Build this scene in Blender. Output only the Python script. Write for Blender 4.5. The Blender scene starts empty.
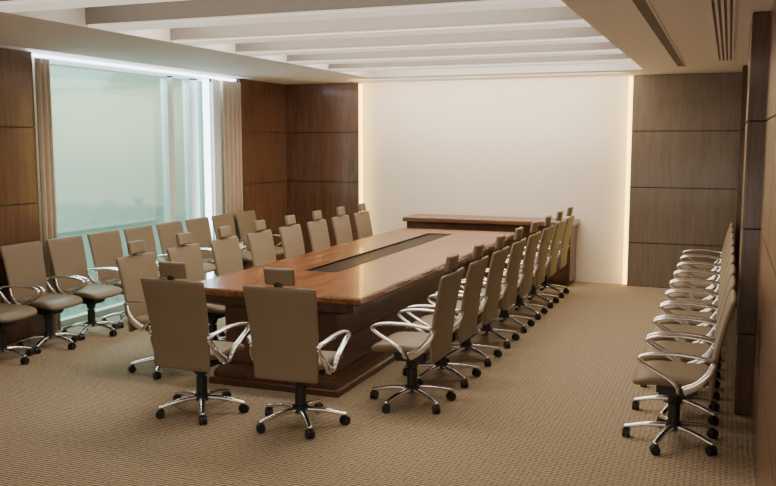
import bpy, bmesh, math
from mathutils import Vector, Matrix
S=bpy.context.scene
COL=S.collection
H=1.9
# ---------------- materials ----------------
def new_mat(name):
    m=bpy.data.materials.new(name); m.use_nodes=True
    nt=m.node_tree; b=nt.nodes["Principled BSDF"]
    return m,nt,b
def plain(name,col,rough=.5,metal=0,noise=0.06,scale=8,bump=0,spec=.5,coat=0):
    m,nt,b=new_mat(name)
    b.inputs['Roughness'].default_value=rough; b.inputs['Metallic'].default_value=metal
    b.inputs['Specular IOR Level'].default_value=spec
    b.inputs['Coat Weight'].default_value=coat
    tc=nt.nodes.new('ShaderNodeTexCoord'); n=nt.nodes.new('ShaderNodeTexNoise')
    n.inputs['Scale'].default_value=scale; n.inputs['Detail'].default_value=4
    nt.links.new(tc.outputs['Object'],n.inputs['Vector'])
    r=nt.nodes.new('ShaderNodeValToRGB')
    r.color_ramp.elements[0].position=.3; r.color_ramp.elements[1].position=.7
    r.color_ramp.elements[0].color=[c*(1-noise) for c in col]+[1]
    r.color_ramp.elements[1].color=[min(1,c*(1+noise)) for c in col]+[1]
    nt.links.new(n.outputs['Fac'],r.inputs['Fac']); nt.links.new(r.outputs['Color'],b.inputs['Base Color'])
    if bump:
        bp=nt.nodes.new('ShaderNodeBump'); bp.inputs['Strength'].default_value=bump; bp.inputs['Distance'].default_value=.002
        n2=nt.nodes.new('ShaderNodeTexNoise'); n2.inputs['Scale'].default_value=220
        nt.links.new(tc.outputs['Object'],n2.inputs['Vector'])
        nt.links.new(n2.outputs['Fac'],bp.inputs['Height']); nt.links.new(bp.outputs['Normal'],b.inputs['Normal'])
    return m
def wood(name,dark,light,rough=.35,scale=(14,14,1.2),coat=0.2,spec=.5,cr=.1):
    m,nt,b=new_mat(name)
    b.inputs['Roughness'].default_value=rough; b.inputs['Coat Weight'].default_value=coat
    b.inputs['Coat Roughness'].default_value=cr; b.inputs['Specular IOR Level'].default_value=spec
    tc=nt.nodes.new('ShaderNodeTexCoord'); mp=nt.nodes.new('ShaderNodeMapping')
    mp.inputs['Scale'].default_value=scale
    nt.links.new(tc.outputs['Object'],mp.inputs['Vector'])
    n=nt.nodes.new('ShaderNodeTexNoise'); n.inputs['Scale'].default_value=1.6; n.inputs['Detail'].default_value=9
    n.inputs['Roughness'].default_value=.65; n.inputs['Distortion'].default_value=.8
    nt.links.new(mp.outputs['Vector'],n.inputs['Vector'])
    r=nt.nodes.new('ShaderNodeValToRGB')
    r.color_ramp.elements[0].position=.34; r.color_ramp.elements[1].position=.66
    r.color_ramp.elements[0].color=list(dark)+[1]; r.color_ramp.elements[1].color=list(light)+[1]
    nt.links.new(n.outputs['Fac'],r.inputs['Fac']); nt.links.new(r.outputs['Color'],b.inputs['Base Color'])
    return m
def emit(name,col,s):
    m,nt,b=new_mat(name)
    b.inputs['Base Color'].default_value=list(col)+[1]
    b.inputs['Emission Color'].default_value=list(col)+[1]; b.inputs['Emission Strength'].default_value=s
    return m
LEATHER=plain("khaki_tan_leather",(.200,.148,.092),.5,bump=.15,noise=.05,scale=5)
CHROME=plain("satin_silver_metal",(.80,.79,.78),.20,1,noise=.02)
BLACK=plain("black_plastic",(.010,.010,.010),.4,noise=.1)
WALLPAINT=plain("cream_paint",(.92,.84,.72),.6,noise=.01)
CEILPAINT=plain("ceiling_paint",(.92,.885,.85),.7,noise=.01)
RECESS_SHADE=plain("recess_shade_tone",(.25,.225,.20),.7,noise=.01)  # shade between the beams put into a darker colour
CURT=plain("beige_curtain_cloth",(.58,.46,.34),.8,noise=.05)
SHEER=plain("white_sheer_cloth",(.9,.9,.86),.8,noise=.02)
DARK=plain("dark_gap",(.02,.014,.01),.7)
VENTG=plain("vent_slot_grey",(.17,.145,.12),.7)
ALU=plain("window_aluminium",(.70,.76,.73),.4,.2)
WOODV=wood("walnut_panel_veneer",(.105,.050,.028),(.170,.082,.045),.26,coat=.4)
WOODL=wood("warm_walnut_veneer",(.15,.075,.040),(.23,.117,.062),.3,coat=.3)
WOODD=wood("brown_pillar_veneer",(.080,.040,.023),(.14,.071,.041),.3,coat=.3)
WOODG=wood("greyed_walnut_veneer",(.155,.116,.080),(.215,.162,.114),.35)
WOODT=wood("glossy_tabletop_walnut",(.095,.038,.017),(.30,.125,.054),.26,(10,.6,10),.2,.22,.06)
WOODC=wood("console_top_walnut",(.10,.040,.020),(.22,.09,.045),.3,(.9,10,10),.2)
WOODB=wood("dark_walnut_base",(.045,.018,.009),(.10,.040,.020),.3,(14,1.2,14),.3)
CAVE=plain("dark_brown_channel",(.018,.010,.007),.45,spec=.1)
COVEW=emit("warm_cove_light",(1,.66,.14),7)
COVEC=emit("cool_cove_light",(.72,.84,1),7.5)
BEAMGLOW=emit("beam_underside_glow",(1,.90,.78),.68)  # added glow keeps beam undersides bright; no lamp fitted there

def carpet():
    m,nt,b=new_mat("ribbed_brown_carpet"); b.inputs['Roughness'].default_value=.95
    b.inputs['Specular IOR Level'].default_value=.1
    tc=nt.nodes.new('ShaderNodeTexCoord')
    ws=[]
    for d,s in (('X',10),('Y',12)):
        w=nt.nodes.new('ShaderNodeTexWave'); w.wave_type='BANDS'; w.bands_direction=d
        w.inputs['Scale'].default_value=s; w.inputs['Distortion'].default_value=1.6
        w.inputs['Detail'].default_value=2; w.inputs['Detail Scale'].default_value=.9
        nt.links.new(tc.outputs['Object'],w.inputs['Vector']); ws.append(w)
    wm=nt.nodes.new('ShaderNodeMath'); wm.operation='MULTIPLY_ADD'; wm.inputs[1].default_value=.5; wm.inputs[2].default_value=.5
    nt.links.new(ws[0].outputs['Fac'],wm.inputs[0])
    mu=nt.nodes.new('ShaderNodeMath'); mu.operation='MULTIPLY'
    nt.links.new(wm.outputs[0],mu.inputs[0]); nt.links.new(ws[1].outputs['Fac'],mu.inputs[1])
    n=nt.nodes.new('ShaderNodeTexNoise'); n.inputs['Scale'].default_value=40; n.inputs['Detail'].default_value=4
    nt.links.new(tc.outputs['Object'],n.inputs['Vector'])
    ad=nt.nodes.new('ShaderNodeMath'); ad.operation='MULTIPLY_ADD'; ad.inputs[1].default_value=.8
    nt.links.new(n.outputs['Fac'],ad.inputs[0]); nt.links.new(mu.outputs[0],ad.inputs[2])
    r=nt.nodes.new('ShaderNodeValToRGB')
    r.color_ramp.elements[0].position=.35; r.color_ramp.elements[1].position=1.3
    r.color_ramp.elements[0].color=(.105,.080,.052,1); r.color_ramp.elements[1].color=(.50,.39,.262,1)
    nt.links.new(ad.outputs[0],r.inputs['Fac']); nt.links.new(r.outputs['Color'],b.inputs['Base Color'])
    bp=nt.nodes.new('ShaderNodeBump'); bp.inputs['Strength'].default_value=.7; bp.inputs['Distance'].default_value=.007
    nt.links.new(ad.outputs[0],bp.inputs['Height']); nt.links.new(bp.outputs['Normal'],b.inputs['Normal'])
    return m
CARPET=carpet()
def glass():
    m=bpy.data.materials.new("tinted_window_glass"); m.use_nodes=True; nt=m.node_tree; nt.nodes.clear()
    o=nt.nodes.new('ShaderNodeOutputMaterial'); mx=nt.nodes.new('ShaderNodeMixShader')
    t=nt.nodes.new('ShaderNodeBsdfTransparent'); t.inputs[0].default_value=(.68,.80,.75,1)
    g=nt.nodes.new('ShaderNodeBsdfGlossy'); g.inputs['Roughness'].default_value=.07; g.inputs[0].default_value=(.84,.94,.9,1)
    mx.inputs[0].default_value=.27
    nt.links.new(t.outputs[0],mx.inputs[1]); nt.links.new(g.outputs[0],mx.inputs[2]); nt.links.new(mx.outputs[0],o.inputs[0])
    return m
GLASS=glass()

# ---------------- helpers ----------------
def obj(name,me,mats,kind=None,label=None,cat=None,parent=None,loc=(0,0,0),smooth=False,group=None):
    for m in mats: me.materials.append(m)
    o=bpy.data.objects.new(name,me); COL.objects.link(o); o.location=loc
    if smooth:
        for p in me.polygons: p.use_smooth=True
    if parent: o.parent=parent
    if kind: o["kind"]=kind
    if label: o["label"]=label
    if cat: o["category"]=cat
    if group: o["group"]=group
    return o
def bm_box(bm,x0,x1,y0,y1,z0,z1,mi=0,bev=0):
    vs=[bm.verts.new((x,y,z)) for z in (z0,z1) for y in (y0,y1) for x in (x0,x1)]
    fs=[]
    for f in ((0,2,3,1),(4,5,7,6),(0,1,5,4),(2,6,7,3),(0,4,6,2),(1,3,7,5)):
        fc=bm.faces.new([vs[i] for i in f]); fc.material_index=mi; fs.append(fc)
    if bev:
        es={e for f in fs for e in f.edges}
        bmesh.ops.bevel(bm,geom=list(es),offset=bev,segments=2,affect='EDGES',clamp_overlap=True)
def bm_done(bm,name):
    bmesh.ops.recalc_face_normals(bm,faces=bm.faces)
    me=bpy.data.meshes.new(name); bm.to_mesh(me); bm.free(); return me
def boxes(name,lst,mats,bev=0,**k):
    bm=bmesh.new()
    for b in lst:
        bm_box(bm,*b[:6],mi=(b[6] if len(b)>6 else 0),bev=bev)
    return obj(name,bm_done(bm,name),mats,**k)
def loops_mesh(name,loops,cap0=True,cap1=True,closed=False):
    bm=bmesh.new(); L=[]
    for (x0,x1,y0,y1,z) in loops:
        L.append([bm.verts.new(p) for p in ((x0,y0,z),(x1,y0,z),(x1,y1,z),(x0,y1,z))])
    pairs=list(zip(L,L[1:]))+([(L[-1],L[0])] if closed else [])
    for a,b in pairs:
        for i in range(4):
            j=(i+1)%4; bm.faces.new((a[i],a[j],b[j],b[i]))
    if not closed:
        if cap0: bm.faces.new(L[0])
        if cap1: bm.faces.new(L[-1])
    return bm_done(bm,name)
def bm_cyl(bm,c,r,h,axis='Z',seg=20,r2=None,mi=0):
    r2=r if r2 is None else r2
    rot=Matrix.Identity(4)
    if axis=='X': rot=Matrix.Rotation(math.pi/2,4,'Y')
    if axis=='Y': rot=Matrix.Rotation(-math.pi/2,4,'X')
    g=bmesh.ops.create_cone(bm,cap_ends=True,segments=seg,radius1=r,radius2=r2,depth=h,matrix=Matrix.Translation(c)@rot)
    for v in g['verts']:
        for f in v.link_faces: f.material_index=mi
def catmull(pts,n=8):
    P=[Vector(p) for p in pts]; out=[]
    for i in range(len(P)-1):
        p0=P[max(i-1,0)];p1=P[i];p2=P[i+1];p3=P[min(i+2,len(P)-1)]
        for k in range(n):
            t=k/n
            out.append(.5*((2*p1)+(p2-p0)*t+(2*p0-5*p1+4*p2-p3)*t*t+(3*p1-p0-3*p2+p3)*t**3))
    out.append(P[-1]); return out
def sweep(bm,pts,ra,rb,side=Vector((1,0,0)),seg=10,n=8):
    """ra,rb: radius along side and along normal; scalars or (start,end)"""
    C=catmull(pts,n); rings=[]
    for i,c in enumerate(C):
        t=(C[min(i+1,len(C)-1)]-C[max(i-1,0)]).normalized()
        nrm=t.cross(side).normalized(); sd=nrm.cross(t).normalized()
        f=i/(len(C)-1)
        a=ra[0]+(ra[1]-ra[0])*f if isinstance(ra,tuple) else ra
        b=rb[0]+(rb[1]-rb[0])*f if isinstance(rb,tuple) else rb
        rings.append([bm.verts.new(c+sd*a*math.cos(2*math.pi*k/seg)+nrm*b*math.sin(2*math.pi*k/seg)) for k in range(seg)])
    for A,B in zip(rings,rings[1:]):
        for k in range(seg):
            bm.faces.new((A[k],A[(k+1)%seg],B[(k+1)%seg],B[k]))
    bm.faces.new(rings[0]); bm.faces.new(rings[-1])
def cushion(name,surf,th,nu=18,nexp=7,hexp=7):
    """surf(u,v)->(point,normal), u,v in -1..1"""
    bm=bmesh.new()
    ts=[math.sin(math.pi/2*(-1+2*i/nu)) for i in range(nu+1)]
    top={};bot={}
    for i,u in enumerate(ts):
        for j,v in enumerate(ts):
            r=max(abs(u),abs(v)); s=1
            if r>1e-6: s=r/((abs(u)**nexp+abs(v)**nexp)**(1/nexp))
            p,n=surf(u*s,v*s); h=max(0,1-r**hexp)**.5
            n=Vector(n).normalized(); p=Vector(p)
            top[i,j]=bm.verts.new(p+n*th*h)
            bot[i,j]=top[i,j] if (i in(0,nu) or j in(0,nu)) else bm.verts.new(p-n*th*h)
    for i in range(nu):
        for j in range(nu):
            bm.faces.new((top[i,j],top[i+1,j],top[i+1,j+1],top[i,j+1]))
            bm.faces.new((bot[i,j],bot[i,j+1],bot[i+1,j+1],bot[i+1,j]))
    return bm_done(bm,name)

# ---------------- room ----------------
XL=-6.32; YB=11.8; ZC=2.76; ZU=3.08
TX0,TX1,TY1=-4.55,-1.0,10.95
WXL,WXR=-5.07,-1.2
boxes("floor",[(-6.6,2.8,-3.2,12.3,-.1,0)],[CARPET],kind="structure",label="brown ribbed loop carpet floor")
YN=-3
boxes("ceiling",[(-6.08,TX0,YN,YB+.2,ZC,ZU+.1),(XL-.2,-6.08,10.46,YB+.2,ZC,ZU+.1),(XL-.2,-6.08,YN,10.46,2.98,ZU+.1),
  (TX1,2.8,YN,YB+.2,ZC,ZU+.1),(TX0,TX1,TY1,YB+.2,ZC,ZU+.1),(TX0,TX1,YN,TY1,ZU,ZU+.1,1)],[CEILPAINT,RECESS_SHADE],kind="structure",label="white dropped ceiling with recessed tray")
ys=[5.4+1.07*k for k in range(-7,6)]
for y in ys:
    if y+.3>TY1: continue
    e=bpy.data.objects.new("ceiling_beam",None); COL.objects.link(e); e.location=((TX0+TX1)/2,y,ZC)
    e["kind"]="structure"; e["label"]="painted ceiling beam with added glowing underside"; e["group"]="ceiling beams"; e["category"]="beam"
    w=(TX1-TX0)/2
    boxes("beam_body",[(-w,w,0,.32,.02,ZU-ZC)],[RECESS_SHADE],parent=e)
    boxes("underside_glow",[(-w+.01,w-.01,.02,.30,.0,.02)],[BEAMGLOW],parent=e,label="added white glow on the beam underside")
# walls
boxes("wall_back",[(XL-.2,2.8,YB+.12,YB+.3,0,ZC)],[WALLPAINT],kind="structure",label="cream recessed feature wall washed by cove light")
boxes("wall_left",[(XL-.2,XL,-3.2,6.75,0,ZU),(XL-.2,XL,9.95,YB+.3,0,ZU),(XL-.2,XL,6.75,9.95,2.74,ZU)],[WALLPAINT],kind="structure",label="cream wall around the tall window")
boxes("wall_right",[(.36,.56,3.5,YB+.3,0,ZC),(.36,2.8,3.4,3.5,0,ZC),(2.6,2.8,-3.2,3.4,0,ZC)],[WALLPAINT],kind="structure",label="wall behind the walnut cladding")
boxes("wall_front",[(-6.6,2.8,-3.2,-3,0,ZU)],[WALLPAINT],kind="structure",label="cream wall")
JZ=[0.0,.58,1.31,2.04,ZC]
def clad(name,axis,a0,a1,face,back,seams,label,mat=None,end=False):
    bm=bmesh.new(); g=.005
    def put(p0,p1,q0,q1,z0,z1,mi,bev):
        if axis=='Y': bm_box(bm,min(p0,p1),max(p0,p1),q0,q1,z0,z1,mi,bev)
        else: bm_box(bm,q0,q1,min(p0,p1),max(p0,p1),z0,z1,mi,bev)
    d=1 if back>face else -1
    put(face+d*.012,back,a0+(.012 if end else 0),a1,0,ZC,1,0)
    cuts=[a0]+seams+[a1]
    if end:
        for z0,z1 in zip(JZ,JZ[1:]):
            put(face+d*.022,back,a0,a0+.02,z0+g,z1-g,0,.002)
    for s0,s1 in zip(cuts,cuts[1:]):
        for z0,z1 in zip(JZ,JZ[1:]):
            put(face,face+d*.02,s0+g*(s0!=a0),s1-g*(s1!=a1),z0+g,z1-g,0,.002)
    obj(name,bm_done(bm,name),[mat or WOODV,DARK],kind="structure",label=label)
clad("trim_1",'X',XL,WXL,YB,YB+.12,[],"walnut veneer wall panels with dark joints")
clad("trim_2",'X',WXR,.2,YB,YB+.12,[],"greyish walnut veneer wall panels with dark joints",WOODG)
clad("trim_3",'Y',10.46,YB,XL+.06,XL,[],"walnut veneer wall panels beside the curtain")
clad("trim_4",'Y',2.2,6.66,XL+.06,XL,[3.9,5.4],"walnut veneer wall panels before the window")
clad("trim_5",'Y',6.4,7.3,.105,.36,[],"walnut clad pillar",WOODD,end=True)
clad("trim_6",'Y',7.3,YB,.18,.36,[8.8,10.3],"walnut veneer wall panels along the chairs",WOODD,end=True)
clad("trim_7",'Y',3.5,6.4,.215,.36,[5.0],"warm walnut veneer wall panels",WOODL,end=True)
clad("trim_8",'Y',10.75,11.15,.10,.36,[],"walnut clad pillar",WOODD,end=True)
# window
e=bpy.data.objects.new("window_1",None); COL.objects.link(e); e.location=(XL-.1,8.35,0)
e["kind"]="structure"; e["label"]="tall tinted floor-to-ceiling window"
boxes("glass_pane",[(-.01,.01,-1.55,1.55,.05,2.70)],[GLASS],parent=e)
fr=[(-.05,.05,-1.6,-1.54,0,2.74),(-.05,.05,1.53,1.6,0,2.74),(-.05,.05,-1.6,1.6,0,.06),(-.05,.05,-1.6,1.6,2.68,2.74),(-.05,.05,.62,.73,.05,2.7),(-.05,.05,1.08,1.26,.05,2.7)]
boxes("window_frame",fr,[ALU],parent=e)
# outside
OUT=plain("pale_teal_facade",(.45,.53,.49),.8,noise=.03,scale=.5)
OUTREFL=plain("pale_reflection_panel",(.66,.73,.66),.8,noise=.02,scale=.5)  # lighter tone paints the room's reflection in the glass onto the facade
boxes("opposite_facade",[(-9.6,-9.3,3,24,-6,6,0),(-9.3,-9.25,10.2,12.6,.55,2.65,1),(-9.3,-9.25,6,9.6,.55,2.65,1),(-9.3,-9.15,13.6,13.9,-6,6,1)],[OUT,OUTREFL],label="pale green facade seen beyond the tinted glass, with painted reflection panels",cat="building",kind="structure")
# curtains
def curtain(name,y0,y1,x,mat,label,per=.085,amp=.03):
    bm=bmesh.new(); N=int((y1-y0)/per*10); prev=None
    for i in range(N+1):
        y=y0+(y1-y0)*i/N; xx=x+amp*math.sin(2*math.pi*(y-y0)/per+.9*math.sin(9*y))
        a=bm.verts.new((xx,y,.01)); b=bm.verts.new((xx,y,2.70))
        if prev: bm.faces.new((prev[0],a,b,prev[1]))
        prev=(a,b)
    o=obj(name,bm_done(bm,name),[mat],label=label,cat="curtain",smooth=True)
    md=o.modifiers.new("thick",'SOLIDIFY'); md.thickness=.004
    return o
curtain("curtain",6.68,6.84,XL+.08,CURT,"beige floor-length curtain gathered beside the window",.07)
curtain("curtain",9.98,10.42,XL+.08,CURT,"beige floor-length curtain gathered beside walnut panel",.1,.025)
curtain("sheer_curtain",9.76,9.95,XL+.07,SHEER,"white sheer curtain lit by hidden light",.07,.02)
# cove lights
boxes("cove_light",[(WXR-.055,WXR-.005,YB+.0,YB+.05,0.02,ZC-.02)],[COVEW],label="warm vertical cove light beside walnut panel",cat="light")
boxes("cove_light",[(WXL+.005,WXL+.045,YB+.0,YB+.05,0.02,ZC-.02)],[COVEW],label="warm vertical cove light beside walnut panel",cat="light")
boxes("cove_light",[(XL+.0,XL+.05,4.0,10.4,2.72,2.745)],[COVEC],label="cool white cove light above the window",cat="light")
boxes("cove_light",[(XL+.01,XL+.05,9.64,9.73,.05,2.70)],[COVEC],label="cool white vertical light at window edge",cat="light")
# air vents
def vent(x0,x1,y0,y1,ns,frame=None):
    L=[(x0,x1,y0,y1,ZC-.004,ZC,0)]
    wd=(x1-x0)/(ns*2+1)
    if frame:
        L+=[(x0+frame,x1-frame,y0+.02,y1-.02,ZC-.006,ZC-.003,1),(x0,x0+frame,y0,y1,ZC-.010,ZC-.004,0),(x1-frame,x1,y0,y1,ZC-.010,ZC-.004,0)]
    else:
        for i in range(ns):
            a=x0+wd*(2*i+1); L.append((a,a+wd,y0+.02,y1-.02,ZC-.006,ZC-.003,1))
        for i in range(ns+1):
            a=x0+wd*2*i; L.append((a,a+wd,y0,y1,ZC-.012,ZC-.004,0))
    boxes("air_vent",L,[CEILPAINT,VENTG],label="long slotted linear air diffuser in the ceiling",cat="vent",group="ceiling air diffusers")
vent(-.60,-.50,4.6,10.6,1,.012)
vent(-.16,.0,4.6,10.0,4)

# ---------------- table ----------------
tb=bpy.data.objects.new("conference_table",None); COL.objects.link(tb); tb.location=(-3.21,8.2,0)
tb["label"]="long glossy walnut conference table with dark central channel"; tb["category"]="table"
W,L2=.77,2.5; zt=.775
ci=(-.23,.07,-1.4,2.02)
def R(ix,iy,z): return (-W+ix,W-ix,-L2+iy,L2-iy,z)
loops=[(*ci,zt-.07),(*ci,zt),R(.012,.012,zt),R(0,0,zt-.012),R(0,0,zt-.045),R(.02,.02,zt-.06),R(.05,.05,zt-.07)]
obj("tabletop",loops_mesh("tabletop",loops,closed=True),[WOODT],parent=tb)
boxes("cable_channel",[(-.23,.07,-1.4,2.02,zt-.03,zt-.012),(-.235,-.222,-1.4,2.02,zt-.05,zt+.002),(.062,.075,-1.4,2.02,zt-.05,zt+.002)],[CAVE],parent=tb,label="dark inlaid cable channel")
loops=[R(.10,.10,zt-.07),R(.10,.10,.64),R(.19,.14,.62),R(.28,.2,.60),R(.28,.2,.40),R(.288,.208,.396),R(.288,.208,.39),R(.28,.2,.385),R(.28,.2,.12)]
obj("table_base",loops_mesh("table_base",loops),[WOODB],parent=tb,label="dark walnut panelled base")
obj("plinth",loops_mesh("plinth",[R(.21,.05,0),R(.21,.05,.045),R(.218,.06,.053),R(.235,.09,.058),R(.235,.09,.10),R(.24,.10,.108),R(.265,.16,.15),R(.275,.18,.155)]),[WOODB],parent=tb)

# ---------------- credenza ----------------
cr=bpy.data.objects.new("credenza",None); COL.objects.link(cr); cr.location=(-3.03,11.6,0)
cr["label"]="long low walnut sideboard against the cream wall"; cr["category"]="sideboard"
obj("worktop",loops_mesh("worktop",[(-1.17,1.17,-.25,.29,.80),(-1.18,1.18,-.26,.3,.81),(-1.18,1.18,-.26,.3,.855),(-1.17,1.17,-.25,.29,.865)]),[WOODC],parent=cr)
boxes("body",[(-1.14,1.14,-.2,.3,.06,.80),(-1.10,1.10,-.17,.3,0,.06)],[WOODB],parent=cr)
for k in range(4):
    x0=-1.13+.565*k
    boxes("door",[(x0+.004,x0+.561,-.22,-.2,.08,.78)],[WOODB],parent=cr,bev=.003)

# ---------------- chair ----------------
def back_yz(t,lean): # t 0 bottom..1 top
    z=.36+.63*t
    y=-.225+.012*math.sin(t*math.pi)-lean*t**1.3
    return y,z
def make_chair(headrest=True,rad=.31,lean=.09,label="",group=""):
    e=bpy.data.objects.new("conference_chair",None); COL.objects.link(e)
    e.empty_display_size=.2
    e["label"]=label; e["category"]="chair"; e["group"]=group
    parts=[]
    def P(name,me,mats,**k):
        o=obj(name,me,mats,parent=e,**k); parts.append(o); return o
    def surf(u,v):
        z=.445+.012*u*u-.03*max(0,v-.3)**2*2+.02*max(0,-v-.5)
        return (.235*u,.02+.235*v,z),(0,.12*max(0,v),1)
    P("seat",cushion("seat",surf,.038),[LEATHER],smooth=True)
    def surfb(u,v):
        t=(v+1)/2; y,z=back_yz(t,lean); w=.226+.03*t
        return (w*u,y+.008*u*u,z),(-.04*u,1,.15)
    P("backrest",cushion("backrest",surfb,.016,nexp=40,hexp=34,nu=30),[LEATHER],smooth=True)
    if headrest:
        def surfh(u,v):
            return (.105*u,-.303+.012*u*u-.01*v,1.055+.055*v),(-.08*u,1,.15)
        P("headrest",cushion("headrest",surfh,.02,nu=16,nexp=22,hexp=14),[LEATHER],smooth=True)
        bm=bmesh.new()
        sweep(bm,[(0,-.305,.95),(0,-.313,1.0),(0,-.31,1.04)],.03,.005,n=4)
        P("headrest_stem",bm_done(bm,"headrest_stem"),[BLACK],smooth=True)
    for s in (-1,1):
        bm=bmesh.new()
        x=.262*s
        sweep(bm,[(x*.88,-.245,.60),(x,-.20,.625),(x*1.02,-.05,.642),(x*1.02,.10,.638),(x*1.02,.19,.618),(x*1.02,.205,.59),(x,.15,.55),(x,.03,.485),(x,-.02,.44),(x*.9,-.03,.405),(x*.5,-.03,.392)],.021,.0115,seg=12)
        sweep(bm,[(x*.9,-.235,.59),(x*.97,-.20,.52),(x*.98,-.14,.455),(x*.95,-.06,.41)],.011,(.018,.032),n=5)
        P("armrest",bm_done(bm,"armrest"),[CHROME],smooth=True,label="shiny silver loop armrest")
    bm=bmesh.new()
    bm_box(bm,-.10,.10,-.14,.11,.33,.41,0,.015)
    bm_box(bm,-.2,.2,-.06,.0,.375,.404,0,.005)
    sweep(bm,[(.05,.03,.37),(.17,.04,.365),(.23,.045,.36)],.006,.006,side=Vector((0,1,0)),n=3)
    P("tilt_mechanism",bm_done(bm,"tilt_mechanism"),[BLACK])
    bm=bmesh.new()
    bm_cyl(bm,(0,0,.18),.038,.16); bm_cyl(bm,(0,0,.29),.027,.12); bm_cyl(bm,(0,0,.31),.04,.07,r2=.055)
    bm_cyl(bm,(0,0,.115),.055,.04)
    P("gas_column",bm_done(bm,"gas_column"),[BLACK],smooth=False)
    bm=bmesh.new()
    bm_cyl(bm,(0,0,.105),.045,.045,r2=.04)
    cast=[]
    for k in range(5):
        a=math.radians(90+72*k); d=Vector((math.cos(a),math.sin(a),0)); sd=Vector((-d.y,d.x,0))
        sweep(bm,[d*.03+Vector((0,0,.110)),d*.15+Vector((0,0,.103)),d*(rad-.017)+Vector((0,0,.078)),d*(rad+.013)+Vector((0,0,.072))],(.026,.016),(.020,.010),side=sd,n=5)
        cast.append((d*rad,a))
    P("star_base",bm_done(bm,"star_base"),[CHROME],smooth=True,label="silver five-star base")
    bm=bmesh.new()
    for s in (-1,1): bm_cyl(bm,(.015*s,0,.03),.03,.018,'X',18)
    bm_cyl(bm,(0,0,.033),.022,.016,'X',14); bm_cyl(bm,(0,0,.055),.009,.03,'Z',10)
    bm_box(bm,-.022,.022,-.012,.022,.045,.064,0,.006)
    cm=bm_done(bm,"caster"); cm.materials.append(BLACK)
    for i,(p,a) in enumerate(cast):
        o=bpy.data.objects.new("caster",cm); COL.objects.link(o); o.location=p; o.rotation_euler=(0,0,a+.6*i); o.parent=e; parts.append(o)
    return e,parts
used={}
def place(tmpl,x,y,rot,label=None,group=None,sc=1):
    e,parts=tmpl
    if id(e) not in used: used[id(e)]=1; o=e
    else:
        o=e.copy(); COL.objects.link(o)
        for p in parts:
            q=p.copy(); COL.objects.link(q); q.parent=o
    o.location=(x,y,0); o.rotation_euler=(0,0,rot); o.scale=(sc,sc,sc)
    if label: o["label"]=label
    if group: o["group"]=group
T=make_chair(True,.30); U=make_chair(False,.265); V=make_chair(False,.295,.11)
lt="khaki tan leather chair with headrest and silver arms, at the table"
G1="chairs around the conference table"
for x,r in ((-3.41,-.04),(-2.63,.04)):
    place(T,x,5.11,r,"khaki tan leather chair with headrest at the table's end",G1)
for k in range(8):
    place(T,-2.09,5.84+.70*k,math.pi/2,lt,G1)
    place(T,-4.31,5.97+.69*k,-math.pi/2,lt,G1,.97)
for k in range(9):
    place(U,-5.83,5.68+.58*k,-math.pi/2,"khaki tan leather chair with silver arms near the window","chairs along the window",.97)
for k in range(9):
    place(V,-.26,5.66+.62*k,math.pi/2,"khaki tan leather chair with silver arms along the walnut wall","chairs along the walnut wall",.98)

# ---------------- lights ----------------
def area(name,loc,sx,sy,pw,col,rot=(0,0,0),lab="added fill light out of view"):
    l=bpy.data.lights.new(name,'AREA'); l.shape='RECTANGLE'; l.size=sx; l.size_y=sy; l.energy=pw; l.color=col
    o=bpy.data.objects.new(name,l); COL.objects.link(o); o.location=loc; o.rotation_euler=rot
    o["label"]=lab; o["category"]="light"
    return o
area("overhead_fill",(.1,1.5,ZC-.01),1.0,3,26,(1,.87,.70))  # added overhead fill, out of view
area("sky_daylight",(XL-1.0,8.35,3.4),2.2,3.0,640,(.74,.88,1),(0,-math.radians(48),0),"daylight falling through the tall window")
area("sky_daylight",(XL-1.2,10.5,3.6),2.0,8.0,270,(.88,.95,.92),(0,math.radians(50),0),"daylight falling on the facade outside")
area("front_fill",(-2.2,-2.9,1.1),8,2.0,125,(1,.91,.80),(math.radians(108),0,0),"added soft fill in front of the solid front wall")  # added fill behind the camera; the front wall has no opening
area("wall_fill",((WXL+WXR)/2,11.25,ZC-.01),3.7,.12,72,(1,.85,.66),(math.radians(38),0,0),"added warm fill brightening the cream wall")  # added lamp to brighten the back wall, no fixture modelled
for k in range(-2,5):
    area("recess_fill",((TX0+TX1)/2,5.4+1.07*k+.70,ZU-.01),3.2,.3,50 if k>=0 else 14,(1,.88,.73),lab="added warm fill between ceiling beams")  # added downward fill hidden in the tray, no fixtures there
w=bpy.data.worlds.new("world"); S.world=w; w.use_nodes=True
w.node_tree.nodes["Background"].inputs[0].default_value=(.72,.84,.83,1)
w.node_tree.nodes["Background"].inputs[1].default_value=2.2
# ---------------- camera ----------------
c=bpy.data.cameras.new("camera"); co=bpy.data.objects.new("camera",c); COL.objects.link(co)
c.sensor_width=36; c.lens=870/776*36; c.clip_start=.05
co.location=(0,0,H); co.rotation_euler=(math.radians(90-6.62),0,math.radians(21.33))
S.camera=co
